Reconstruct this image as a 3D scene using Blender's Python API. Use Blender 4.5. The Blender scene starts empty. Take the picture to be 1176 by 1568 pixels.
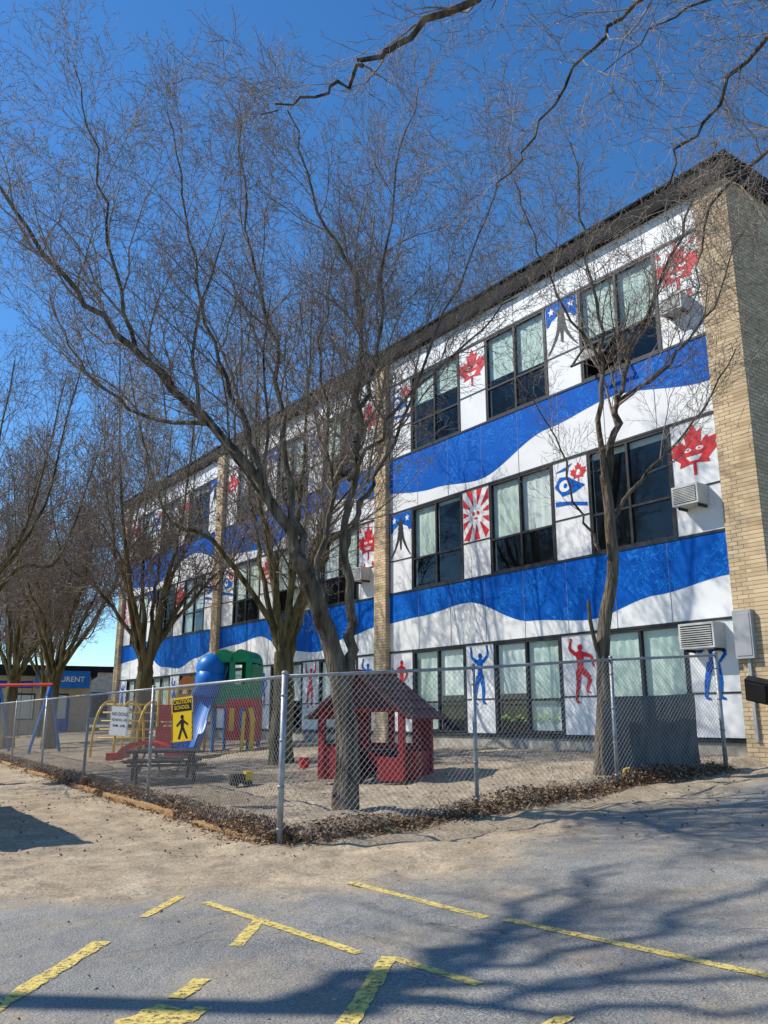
import bpy, math, random
import numpy as np
from mathutils import Vector, Matrix
R = math.radians
random.seed(7)
scene = bpy.context.scene
col = scene.collection

# ------------------------------------------------------------------ helpers
def new_mat(name):
    m = bpy.data.materials.new(name); m.use_nodes = True
    nt = m.node_tree
    b = nt.nodes["Principled BSDF"]
    return m, nt, b
def N(nt, typ, **kw):
    n = nt.nodes.new(typ)
    for k, v in kw.items(): setattr(n, k, v)
    return n
def ramp(nt, stops):
    r = nt.nodes.new("ShaderNodeValToRGB")
    e = r.color_ramp.elements
    while len(e) > 1: e.remove(e[-1])
    e[0].position = stops[0][0]; e[0].color = stops[0][1]
    for p, c in stops[1:]:
        x = e.new(p); x.color = c
    return r
def c4(c): return (c[0], c[1], c[2], 1)
def mixc(nt, fac, a, b, blend='MIX'):
    m = nt.nodes.new("ShaderNodeMix"); m.data_type = 'RGBA'; m.blend_type = blend
    L = nt.links
    def s(sock, v):
        if hasattr(v, 'is_linked'): L.new(v, sock)
        elif isinstance(v, (int, float)): sock.default_value = v
        else: sock.default_value = c4(v)
    s(m.inputs[0], fac); s(m.inputs[6], a); s(m.inputs[7], b)
    return m.outputs[2]
def noisy(name, c1, c2, scale=5, rough=0.7, bump=0.0, bscale=None, metal=0, detail=3, stretch=None, spec=0.3, bdist=.02):
    m, nt, b = new_mat(name); L = nt.links
    tc = N(nt, "ShaderNodeTexCoord")
    src = tc.outputs['Object']
    if stretch:
        mp = N(nt, "ShaderNodeMapping"); mp.inputs['Scale'].default_value = stretch
        L.new(src, mp.inputs[0]); src = mp.outputs[0]
    n = N(nt, "ShaderNodeTexNoise"); n.inputs['Scale'].default_value = scale; n.inputs['Detail'].default_value = detail
    L.new(src, n.inputs['Vector'])
    r = ramp(nt, [(0.3, c4(c1)), (0.7, c4(c2))])
    L.new(n.outputs['Fac'], r.inputs[0]); L.new(r.outputs[0], b.inputs['Base Color'])
    b.inputs['Roughness'].default_value = rough; b.inputs['Metallic'].default_value = metal
    b.inputs['Specular IOR Level'].default_value = spec
    if bump:
        n2 = N(nt, "ShaderNodeTexNoise"); n2.inputs['Scale'].default_value = bscale or scale * 3; n2.inputs['Detail'].default_value = 3
        L.new(src, n2.inputs['Vector'])
        bp = N(nt, "ShaderNodeBump"); bp.inputs['Strength'].default_value = bump; bp.inputs['Distance'].default_value = bdist
        L.new(n2.outputs['Fac'], bp.inputs['Height']); L.new(bp.outputs[0], b.inputs['Normal'])
    return m

class MB:
    def __init__(s): s.v = []; s.f = []; s.mi = []; s.mats = []
    def m(s, mat):
        if mat not in s.mats: s.mats.append(mat)
        return s.mats.index(mat)
    def box(s, x0, x1, y0, y1, z0, z1, mat, M=None):
        b = len(s.v)
        for x, y, z in [(x0,y0,z0),(x1,y0,z0),(x1,y1,z0),(x0,y1,z0),(x0,y0,z1),(x1,y0,z1),(x1,y1,z1),(x0,y1,z1)]:
            p = Vector((x, y, z))
            if M: p = M @ p
            s.v.append(tuple(p))
        for f in [(0,3,2,1),(4,5,6,7),(0,1,5,4),(1,2,6,5),(2,3,7,6),(3,0,4,7)]:
            s.f.append(tuple(b + i for i in f)); s.mi.append(s.m(mat))
    def poly(s, pts, mat):
        b = len(s.v); s.v += [tuple(p) for p in pts]
        s.f.append(tuple(range(b, b + len(pts)))); s.mi.append(s.m(mat))
    def tube(s, pts, r, mat, k=8, caps=True):
        pts = [Vector(p) for p in pts]; n = len(pts)
        rs = r if isinstance(r, (list, tuple)) else [r] * n
        b = len(s.v)
        prev = None
        for i, p in enumerate(pts):
            t = (pts[min(i+1, n-1)] - pts[max(i-1, 0)]).normalized()
            if prev is None:
                a = Vector((0,0,1)) if abs(t.z) < .9 else Vector((1,0,0))
                u = t.cross(a).normalized()
            else:
                u = (prev - t * prev.dot(t)).normalized()
            prev = u; w = t.cross(u)
            for j in range(k):
                an = 2 * math.pi * j / k
                s.v.append(tuple(p + (u * math.cos(an) + w * math.sin(an)) * rs[i]))
        for i in range(n - 1):
            for j in range(k):
                s.f.append((b+i*k+j, b+i*k+(j+1)%k, b+(i+1)*k+(j+1)%k, b+(i+1)*k+j)); s.mi.append(s.m(mat))
        if caps:
            s.f.append(tuple(b + j for j in reversed(range(k)))); s.mi.append(s.m(mat))
            s.f.append(tuple(b + (n-1)*k + j for j in range(k))); s.mi.append(s.m(mat))
    def ball(s, c, r, mat, sx=1, sy=1, sz=1, nu=12, nv=8):
        b = len(s.v)
        for i in range(nv + 1):
            ph = math.pi * i / nv
            for j in range(nu):
                th = 2 * math.pi * j / nu
                s.v.append((c[0]+r*sx*math.sin(ph)*math.cos(th), c[1]+r*sy*math.sin(ph)*math.sin(th), c[2]+r*sz*math.cos(ph)))
        for i in range(nv):
            for j in range(nu):
                s.f.append((b+i*nu+j, b+(i+1)*nu+j, b+(i+1)*nu+(j+1)%nu, b+i*nu+(j+1)%nu)); s.mi.append(s.m(mat))
    def obj(s, name, parent=None, smooth=False, bevel=0):
        me = bpy.data.meshes.new(name); me.from_pydata(s.v, [], s.f)
        for m in s.mats: me.materials.append(m)
        me.polygons.foreach_set('material_index', s.mi)
        if smooth: me.polygons.foreach_set('use_smooth', [True] * len(s.f))
        me.update()
        o = bpy.data.objects.new(name, me); col.objects.link(o)
        if parent: o.parent = parent
        if bevel:
            md = o.modifiers.new('bev', 'BEVEL'); md.width = bevel; md.segments = 2; md.limit_method = 'ANGLE'
        return o
def empty(name, loc=(0,0,0), rz=0):
    e = bpy.data.objects.new(name, None); col.objects.link(e)
    e.location = loc; e.rotation_euler = (0, 0, rz); return e
def text_obj(name, txt, size, mat, parent, loc, rot, align='CENTER'):
    cu = bpy.data.curves.new(name, 'FONT'); cu.body = txt; cu.size = size; cu.align_x = align; cu.align_y = 'CENTER'
    cu.resolution_u = 3; cu.offset = size*0.012
    to = bpy.data.objects.new(name + "_tmp", cu); col.objects.link(to)
    bpy.context.view_layer.update()
    me = bpy.data.meshes.new_from_object(to); bpy.data.objects.remove(to)
    me.materials.clear(); me.materials.append(mat)
    o = bpy.data.objects.new(name, me); col.objects.link(o); o.parent = parent
    o.location = loc; o.rotation_euler = rot
    return o

# ------------------------------------------------------------------ terrain
P0 = np.array([-1.155, 9.8]); UL = np.array([-.524, .852]); UR = np.array([.841, .541])
NL = np.array([.852, .524]); NR = np.array([-.541, .841])
def sstep(a, b, x):
    t = np.clip((x - a) / (b - a), 0, 1); return t * t * (3 - 2 * t)
def hgt(x, y):
    x = np.asarray(x, float); y = np.asarray(y, float)
    dx = x - P0[0]; dy = y - P0[1]
    a = dx * UR[0] + dy * UR[1]
    sp = np.where(a > 8, a, 0.6 * np.log1p(np.exp(np.clip(a, -30, 30) / 0.6)))
    z = .078 * sp
    z = np.where(z > .5, .5 + .17 * (1 - np.exp(-(z - .5) / .17)), z)
    d = np.minimum(dx * NL[0] + dy * NL[1], dx * NR[0] + dy * NR[1])
    z = z + .13 * sstep(-.05, .35, d)
    return z
def H(x, y): return float(hgt(x, y))

def axis(lo, hi, step, far, g=1.35):
    c = list(np.arange(lo, hi + 1e-6, step)); s = step; a = c[0]; left = []
    while a > -far: s *= g; a -= s; left.append(a)
    s = step; b = c[-1]; right = []
    while b < far: s *= g; b += s; right.append(b)
    return np.array(left[::-1] + c + right)
xs = axis(-11, 9, .09, 1800); ys = axis(3, 20, .09, 1800, 1.2)
X, Y = np.meshgrid(xs, ys)
def vnoise(X, Y, s, seed):
    r = np.random.default_rng(seed); g = r.random((256, 256))
    x = X / s + 100; y = Y / s + 100
    xi = np.floor(x).astype(int); yi = np.floor(y).astype(int); fx = x - xi; fy = y - yi
    fx = fx*fx*(3-2*fx); fy = fy*fy*(3-2*fy)
    G = lambda a, b: g[a % 256, b % 256]
    return (G(xi,yi)*(1-fx)+G(xi+1,yi)*fx)*(1-fy)+(G(xi,yi+1)*(1-fx)+G(xi+1,yi+1)*fx)*fy
Z = hgt(X, Y)
asph = 7.15 + .95 * np.clip(X + .2, 0, 20) - Y + (vnoise(X, Y, 1.3, 1) - .5) * 1.1 + (vnoise(X, Y, .4, 2) - .5) * .5
dirt = sstep(.3, -.6, asph)
asph = asph - .9 * np.exp(-((X + 1.3) / 1.3) ** 2 - ((Y - 6.0) / .55) ** 2) - .3 * np.exp(-((X - 1.5) / 1.5) ** 2 - ((Y - 4.7) / .5) ** 2)
asph = np.where(X > 6.3, np.maximum(asph, 1), asph)
near = np.exp(-((X)**2 + (Y-12)**2) / 900)
Z = Z + dirt * near * ((vnoise(X, Y, .5, 5) - .5) * .06 + (vnoise(X, Y, .2, 6) - .5) * .06)
dins = np.minimum((X-P0[0])*NL[0]+(Y-P0[1])*NL[1], (X-P0[0])*NR[0]+(Y-P0[1])*NR[1])
nx, ny = len(xs), len(ys)
V = np.stack([X.ravel(), Y.ravel(), Z.ravel()], 1)
idx = np.arange(nx * ny).reshape(ny, nx)
F = np.stack([idx[:-1,:-1].ravel(), idx[:-1,1:].ravel(), idx[1:,1:].ravel(), idx[1:,:-1].ravel()], 1)
me = bpy.data.meshes.new("ground")
me.vertices.add(len(V)); me.vertices.foreach_set('co', V.ravel())
me.loops.add(F.size); me.loops.foreach_set('vertex_index', F.ravel())
me.polygons.add(len(F)); me.polygons.foreach_set('loop_start', np.arange(len(F)) * 4); me.polygons.foreach_set('loop_total', np.full(len(F), 4))
me.polygons.foreach_set('use_smooth', np.ones(len(F), bool))
a1 = me.attributes.new('asph', 'FLOAT', 'POINT'); a1.data.foreach_set('value', asph.ravel())
a2 = me.attributes.new('inside', 'FLOAT', 'POINT'); a2.data.foreach_set('value', np.clip(dins, -5, 5).ravel())
me.update(); me.validate()
ground = bpy.data.objects.new("ground", me); col.objects.link(ground)

def ground_mat():
    m, nt, b = new_mat("ground_mat"); L = nt.links
    tc = N(nt, "ShaderNodeTexCoord"); P = tc.outputs['Object']
    def noise(s, d=4, r=.6, dist=0):
        n = N(nt, "ShaderNodeTexNoise"); n.inputs['Scale'].default_value = s; n.inputs['Detail'].default_value = d
        n.inputs['Roughness'].default_value = r; n.inputs['Distortion'].default_value = dist
        L.new(P, n.inputs['Vector']); return n.outputs['Fac']
    sp = noise(95, 2, .85)
    r1 = ramp(nt, [(.32, (.10,.096,.09,1)), (.5, (.28,.27,.25,1)), (.68, (.54,.52,.47,1))]); L.new(sp, r1.inputs[0])
    big = noise(.55, 5, .65)
    r2 = ramp(nt, [(.35, (.68,.69,.70,1)), (.65, (1.12,1.1,1.06,1))]); L.new(big, r2.inputs[0])
    asp = mixc(nt, 1.0, r1.outputs[0], r2.outputs[0], 'MULTIPLY')
    vo = N(nt, "ShaderNodeTexVoronoi", feature='DISTANCE_TO_EDGE'); vo.inputs['Scale'].default_value = .45
    nd = N(nt, "ShaderNodeTexNoise"); nd.inputs['Scale'].default_value = 1.6; nd.inputs['Detail'].default_value = 4; L.new(P, nd.inputs['Vector'])
    vm = N(nt, "ShaderNodeVectorMath", operation='MULTIPLY_ADD'); vm.inputs[1].default_value = (.7,.7,.7)
    L.new(nd.outputs['Color'], vm.inputs[0]); L.new(P, vm.inputs[2]); L.new(vm.outputs[0], vo.inputs['Vector'])
    rc = ramp(nt, [(0.0, (.75,.75,.75,1)), (.009, (0,0,0,1))]); L.new(vo.outputs['Distance'], rc.inputs[0])
    crm = N(nt, "ShaderNodeMath", operation='MULTIPLY'); L.new(rc.outputs[0], crm.inputs[0])
    rg = ramp(nt, [(.48, (0,0,0,1)), (.58, (1,1,1,1))]); L.new(noise(.45, 2), rg.inputs[0]); L.new(rg.outputs[0], crm.inputs[1])
    sn = noise(34, 4, .8)
    rs = ramp(nt, [(.3, (.23,.17,.11,1)), (.5, (.52,.42,.295,1)), (.72, (.70,.585,.44,1))]); L.new(sn, rs.inputs[0])
    rs2 = ramp(nt, [(.32, (.55,.53,.50,1)), (.68, (1.12,1.1,1.07,1))]); L.new(noise(1.7, 6, .75), rs2.inputs[0])
    sand = mixc(nt, 1.0, rs.outputs[0], rs2.outputs[0], 'MULTIPLY')
    dm = ramp(nt, [(.48, (0,0,0,1)), (.64, (.6,.6,.6,1))]); L.new(noise(.8, 6, .75, .4), dm.inputs[0])
    asp = mixc(nt, dm.outputs[0], asp, sand)
    asp = mixc(nt, crm.outputs[0], asp, (.09,.078,.065))
    at = N(nt, "ShaderNodeAttribute", attribute_name='asph')
    ad = N(nt, "ShaderNodeMath", operation='MULTIPLY_ADD'); ad.inputs[1].default_value = 2.4; L.new(noise(2.6, 6, .78), ad.inputs[0]); L.new(at.outputs['Fac'], ad.inputs[2])
    mr = N(nt, "ShaderNodeMapRange"); mr.inputs['From Min'].default_value = .7; mr.inputs['From Max'].default_value = 1.6
    L.new(ad.outputs[0], mr.inputs['Value'])
    c = mixc(nt, mr.outputs[0], sand, asp)
    rm = ramp(nt, [(.34, (.10,.08,.055,1)), (.5, (.43,.35,.25,1)), (.68, (.68,.57,.42,1))]); L.new(noise(20, 5, .85), rm.inputs[0])
    rm2 = ramp(nt, [(.38, (.64,.62,.59,1)), (.62, (1.1,1.08,1.05,1))]); L.new(noise(.9, 5, .75), rm2.inputs[0])
    mul = mixc(nt, 1.0, rm.outputs[0], rm2.outputs[0], 'MULTIPLY')
    ai = N(nt, "ShaderNodeAttribute", attribute_name='inside')
    mi = N(nt, "ShaderNodeMapRange"); mi.inputs['From Min'].default_value = -.15; mi.inputs['From Max'].default_value = .25
    L.new(ai.outputs['Fac'], mi.inputs['Value'])
    c = mixc(nt, mi.outputs[0], c, mul)
    L.new(c, b.inputs['Base Color']); b.inputs['Roughness'].default_value = .92; b.inputs['Specular IOR Level'].default_value = .15
    bp = N(nt, "ShaderNodeBump"); bp.inputs['Strength'].default_value = .7; bp.inputs['Distance'].default_value = .014
    L.new(noise(60, 3, .7), bp.inputs['Height'])
    bp2 = N(nt, "ShaderNodeBump"); bp2.inputs['Strength'].default_value = .5; bp2.inputs['Distance'].default_value = .06
    L.new(noise(5, 4, .6), bp2.inputs['Height']); L.new(bp.outputs[0], bp2.inputs['Normal'])
    L.new(bp2.outputs[0], b.inputs['Normal'])
    return m
me.materials.append(ground_mat())

# ------------------------------------------------------------------ parking lines
def line_mat():
    m, nt, b = new_mat("worn_yellow_paint"); L = nt.links
    tc = N(nt, "ShaderNodeTexCoord")
    n = N(nt, "ShaderNodeTexNoise"); n.inputs['Scale'].default_value = 9; n.inputs['Detail'].default_value = 7; n.inputs['Roughness'].default_value = .8
    L.new(tc.outputs['Object'], n.inputs['Vector'])
    r = ramp(nt, [(.36, (.34,.28,.15,1)), (.44, (.76,.56,.13,1)), (.75, (.86,.68,.24,1))]); L.new(n.outputs['Fac'], r.inputs[0])
    L.new(r.outputs[0], b.inputs['Base Color']); b.inputs['Roughness'].default_value = .85
    n2 = N(nt, "ShaderNodeTexNoise"); n2.inputs['Scale'].default_value = 26; n2.inputs['Detail'].default_value = 7; n2.inputs['Roughness'].default_value = .9
    L.new(tc.outputs['Object'], n2.inputs['Vector'])
    r2 = ramp(nt, [(.44, (0,0,0,1)), (.49, (1,1,1,1))]); L.new(n2.outputs['Fac'], r2.inputs[0])
    L.new(r2.outputs[0], b.inputs['Alpha'])
    return m
LM = line_mat()
lines = [((-.30,7.75),(.72,6.41),.085),((.85,6.34),(3.6,3.3),.085),((-1.38,7.01),(-.15,5.56),.08),((-.88,6.44),(-.93,5.74),.09),
 ((-1.73,6.53),(-1.62,7.29),.08),((-1.80,5.85),(-1.99,3.8),.11),((.06,5.46),(.51,4.95),.08),((.03,5.49),(-.2,4.2),.11),((-.99,5.06),(-1.06,4.73),.1),
 ((-.89,4.6),(-.95,4.4),.1),((-1.0,4.58),(-1.2,4.2),.3),((.88,4.46),(.7,4.25),.08)]
mb = MB()
for i, ((ax, ay), (bx, by), w) in enumerate(lines):
    d = Vector((bx-ax, by-ay)); n = max(3, int(d.length / .05)); d.normalize(); q = Vector((-d.y, d.x)) * w / 2
    r_ = random.Random(i); off = .004 + .0012 * (i % 3)
    prev = None
    for k in range(n + 1):
        t = k / n; cx = ax + (bx-ax)*t; cy = ay + (by-ay)*t
        j1 = 1 + r_.uniform(-.2, .12); j2 = 1 + r_.uniform(-.2, .12)
        p = [(cx + q.x*j1, cy + q.y*j1), (cx - q.x*j2, cy - q.y*j2)]
        cur = [(u, v, H(u, v) + off) for u, v in p]
        if prev: mb.poly([prev[0], prev[1], cur[1], cur[0]], LM)
        prev = cur
mb.obj("parking_line_markings")

# ------------------------------------------------------------------ materials
white_p = noisy("white_mural_panel", (.75,.75,.74), (.86,.855,.84), 1.4, .5, spec=.4)
concrete = noisy("foundation_concrete", (.32,.29,.24), (.48,.44,.37), 3, .9, .3)
frame_m = noisy("dark_window_frame", (.018,.018,.02), (.03,.03,.032), 4, .45)
fascia_m = noisy("dark_roof_fascia", (.011,.011,.012), (.022,.021,.021), 2, .75, spec=.12)
red_m = noisy("mural_red", (.60,.008,.015), (.70,.015,.025), 5, .5)
blk_m = noisy("mural_black", (.01,.01,.012), (.02,.02,.022), 5, .5)
seam_m = noisy("panel_seam", (.25,.26,.28), (.35,.36,.37), 5, .6)
blind_m = noisy("window_blind", (.56,.64,.57), (.66,.73,.65), 2, .8)
blindw_m = noisy("white_blind", (.68,.71,.68), (.78,.79,.76), 2, .8)
inter_m = noisy("classroom_interior", (.06,.065,.065), (.12,.12,.11), 1, .9)
green_m = noisy("window_drawing_green", (.25,.5,.08), (.4,.62,.15), 6, .8)
ac_m = noisy("ac_casing", (.5,.5,.47), (.62,.61,.57), 4, .6)
grey_m = noisy("grey_metal_plate", (.33,.34,.35), (.45,.45,.45), 3, .5)

def blue_mat():
    m, nt, b = new_mat("mural_blue"); L = nt.links
    tc = N(nt, "ShaderNodeTexCoord")
    mp = N(nt, "ShaderNodeMapping"); mp.inputs['Rotation'].default_value = (0, R(12), 0); L.new(tc.outputs['Object'], mp.inputs[0])
    vo = N(nt, "ShaderNodeTexVoronoi", feature='DISTANCE_TO_EDGE'); vo.inputs['Scale'].default_value = 3.4
    n = N(nt, "ShaderNodeTexNoise"); n.inputs['Scale'].default_value = 3; L.new(mp.outputs[0], n.inputs['Vector'])
    vm = N(nt, "ShaderNodeVectorMath", operation='MULTIPLY_ADD'); vm.inputs[1].default_value = (.6,.6,.6)
    L.new(n.outputs['Color'], vm.inputs[0]); L.new(mp.outputs[0], vm.inputs[2]); L.new(vm.outputs[0], vo.inputs['Vector'])
    r = ramp(nt, [(0, (0,0,0,1)), (.09, (0,0,0,1)), (.11, (1,1,1,1)), (.15,(1,1,1,1)), (.17,(0,0,0,1))]); L.new(vo.outputs['Distance'], r.inputs[0])
    n2 = N(nt, "ShaderNodeTexNoise"); n2.inputs['Scale'].default_value = .9; L.new(tc.outputs['Object'], n2.inputs['Vector'])
    r2 = ramp(nt, [(.44, (0,0,0,1)), (.54, (.6,.6,.6,1))]); L.new(n2.outputs['Fac'], r2.inputs[0])
    mm = N(nt, "ShaderNodeMath", operation='MULTIPLY'); L.new(r.outputs[0], mm.inputs[0]); L.new(r2.outputs[0], mm.inputs[1])
    L.new(mixc(nt, mm.outputs[0], (0.0,.10,.47), (.02,.27,.76)), b.inputs['Base Color'])
    b.inputs['Roughness'].default_value = .55; b.inputs['Specular IOR Level'].default_value = .08
    return m
blue_m = blue_mat()
def brick_mat(name, ax):
    m, nt, b = new_mat(name); L = nt.links
    tc = N(nt, "ShaderNodeTexCoord"); sx = N(nt, "ShaderNodeSeparateXYZ"); L.new(tc.outputs['Object'], sx.inputs[0])
    cb = N(nt, "ShaderNodeCombineXYZ"); L.new(sx.outputs[ax], cb.inputs[0]); L.new(sx.outputs[2], cb.inputs[1])
    br = N(nt, "ShaderNodeTexBrick"); L.new(cb.outputs[0], br.inputs['Vector'])
    br.inputs['Scale'].default_value = 1; br.inputs['Brick Width'].default_value = .215; br.inputs['Row Height'].default_value = .075
    br.inputs['Mortar Size'].default_value = .007; br.inputs['Mortar Smooth'].default_value = .2; br.inputs['Bias'].default_value = 0
    br.inputs['Color1'].default_value = (.76,.58,.36,1); br.inputs['Color2'].default_value = (.54,.39,.22,1); br.inputs['Mortar'].default_value = (.26,.22,.17,1)
    n = N(nt, "ShaderNodeTexNoise"); n.inputs['Scale'].default_value = .7; n.inputs['Detail'].default_value = 5; L.new(tc.outputs['Object'], n.inputs['Vector'])
    r = ramp(nt, [(.3, (.75,.74,.72,1)), (.65, (1.08,1.06,1.03,1))]); L.new(n.outputs['Fac'], r.inputs[0])
    L.new(mixc(nt, 1.0, br.outputs['Color'], r.outputs[0], 'MULTIPLY'), b.inputs['Base Color'])
    bp = N(nt, "ShaderNodeBump"); bp.inputs['Strength'].default_value = .6; bp.inputs['Distance'].default_value = .01; bp.invert = True
    L.new(br.outputs['Fac'], bp.inputs['Height']); L.new(bp.outputs[0], b.inputs['Normal'])
    b.inputs['Roughness'].default_value = .9
    return m
brx = brick_mat("tan_brick_front", 0); bry = brick_mat("tan_brick_side", 1)
def glass_mat():
    m, nt, b = new_mat("window_glass"); L = nt.links
    nt.nodes.remove(b); out = nt.nodes["Material Output"]
    tr = N(nt, "ShaderNodeBsdfTransparent"); tr.inputs[0].default_value = (.92,.97,.95,1)
    gl = N(nt, "ShaderNodeBsdfGlossy"); gl.inputs['Roughness'].default_value = .02
    lw = N(nt, "ShaderNodeLayerWeight"); lw.inputs[0].default_value = .5
    pw = N(nt, "ShaderNodeMath", operation='POWER'); pw.inputs[1].default_value = 4; L.new(lw.outputs['Facing'], pw.inputs[0])
    ma = N(nt, "ShaderNodeMath", operation='MULTIPLY_ADD'); ma.inputs[1].default_value = .85; ma.inputs[2].default_value = .05; L.new(pw.outputs[0], ma.inputs[0])
    mx = N(nt, "ShaderNodeMixShader"); L.new(ma.outputs[0], mx.inputs[0]); L.new(tr.outputs[0], mx.inputs[1]); L.new(gl.outputs[0], mx.inputs[2])
    L.new(mx.outputs[0], out.inputs[0]); return m
glass_m = glass_mat()

# ------------------------------------------------------------------ school building
BX, BY = 6.3, 15.0
school = empty("school_building", (BX, BY, 0), R(-53.87))
G0, G1, S0, S1, T0, T1_, WT, PT = 1.03, 3.15, 4.77, 7.07, 8.69, 10.98, 11.73, 12.2
BAY = 10.95; NB = 3; PW, WW = 1.04, 2.08; END = -(NB * BAY)
CR = .42
mb = MB()
mb.box(CR, CR + .3, -.05, 16, 0, WT, bry)
mb.box(END, CR + .3, 16.0, 16.3, 0, WT, brx)
mb.box(END - .3, END, .0, 16.3, 0, WT, bry)
side = mb.obj("brick_side_walls", school)
mb = MB()
mb.box(0.0, CR - .001, -.05, .3, 0, WT - .003, brx)
for b in range(NB):
    x1 = -(b * BAY + 10.4); mb.box(x1 - .55, x1, -.16, .3, 0, WT - .003, brx)
mb.obj("brick_piers", school)
mb = MB()
for b in range(NB):
    xr = -b * BAY; xl = xr - 10.4
    mb.box(xl, xr, .02, .3, 0, G0, concrete)
mb.obj("foundation", school)
mb = MB(); sm = MB()
for b in range(NB):
    xr = -b * BAY; xl = xr - 10.4
    for z0, z1 in ((G1, S0), (S1, T0), (T1_, WT)):
        mb.box(xl + .002, xr - .002, 0, .25, z0, z1, white_p)
        for k in range(1, 8):
            xx = xr - k * 1.3
            sm.box(xx - .003, xx + .003, -.0095, 0.001, z0 + .01, z1 - .01, seam_m)
    mb.box(xl + .002, xr - .002, -.02, .02, G0 - .06, G0 + .0, frame_m)
    for z in (G1, S0, S1, T0, T1_): mb.box(xl + .002, xr - .002, -.022, .0, z - .025, z + .025, frame_m)
mb.obj("mural_bands", school); sm.obj("panel_seams", school)
def interp(tab, L):
    L = L % 10.95
    xsn = [t[0] for t in tab]; ysn = [t[1] for t in tab]
    for i in range(len(xsn) - 1):
        if xsn[i] <= L <= xsn[i+1]:
            t = (L - xsn[i]) / (xsn[i+1] - xsn[i]); t = t*t*(3-2*t); return ysn[i]*(1-t)+ysn[i+1]*t
    return ysn[-1]
tabU = [(0,.58),(2.4,.33),(4.2,.45),(6.6,.87),(8.4,.76),(10.95,.58)]
tabL = [(0,.50),(1.6,.62),(3.3,.82),(5,.74),(7.2,.34),(9,.44),(10.95,.50)]
mb = MB()
for b in range(NB):
    for tab, z0, z1 in ((tabL, G1, S0), (tabU, S1, T0)):
        n = 80
        for k in range(n):
            La = .003 + k * 10.394 / n; Lb = .003 + (k + 1) * 10.394 / n
            za = z1 - .026 - interp(tab, La) * (z1 - z0); zb = z1 - .026 - interp(tab, Lb) * (z1 - z0)
            xa = -b*BAY - La; xb = -b*BAY - Lb
            mb.poly([(xb,-.005,zb),(xa,-.005,za),(xa,-.005,z1-.026),(xb,-.005,z1-.026)], blue_m)
mb.obj("blue_wave_mural", school)

leaf_h = [(0,1),(.17,.68),(.35,.78),(.26,.28),(.50,.50),(.56,.38),(.86,.44),(.76,.18),(.90,.08),(.50,-.26),(.56,-.42),(.06,-.34),(.06,-.75)]
leaf = leaf_h + [(-x, y) for x, y in reversed(leaf_h[1:])]
star = [((1 if i % 2 == 0 else .42) * math.sin(i*math.pi/5), (1 if i % 2 == 0 else .42) * math.cos(i*math.pi/5)) for i in range(10)]
def circ(r, n=14, cx=0, cz=0, sx=1, sz=1): return [(cx + r*sx*math.cos(2*math.pi*i/n), cz + r*sz*math.sin(2*math.pi*i/n)) for i in range(n)]
art = MB(); lay = [0]
def ap(pts, cx, cz, s, mat, y=None):
    lay[0] = (lay[0] + 1) % 30
    yy = -.004 - .0005 * lay[0] if y is None else y
    art.poly([(cx + p[0]*s, yy, cz + p[1]*s) for p in pts], mat)
def taper(p, q, w0, w1):
    d = Vector((q[0]-p[0], q[1]-p[1])).normalized(); n = Vector((-d.y, d.x))
    return [(p[0]+n.x*w0, p[1]+n.y*w0), (q[0]+n.x*w1, q[1]+n.y*w1), (q[0]-n.x*w1, q[1]-n.y*w1), (p[0]-n.x*w0, p[1]-n.y*w0)]
def rays(cx, zc, w, hh, cz=0, n=12, r1=.2, y=-.0042, wd=.13):
    for i in range(n):
        a = i * 2 * math.pi / n + .2; r2 = .8; pts = []
        for aa, rr in ((a-.06, r1), (a-wd, r2), (a+wd, r2), (a+.06, r1)):
            x = rr*math.cos(aa); z = rr*math.sin(aa) + cz
            k = 1
            if abs(x) > w: k = min(k, w / abs(x))
            if z > hh - .04: k = min(k, (hh - .04 - cz) / (z - cz))
            if z < -hh + .04: k = min(k, (-hh + .04 - cz) / (z - cz))
            pts.append((x * k, cz + (z - cz) * k))
        art.poly([(cx + p[0], y, zc + p[1]) for p in pts], red_m)
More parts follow.
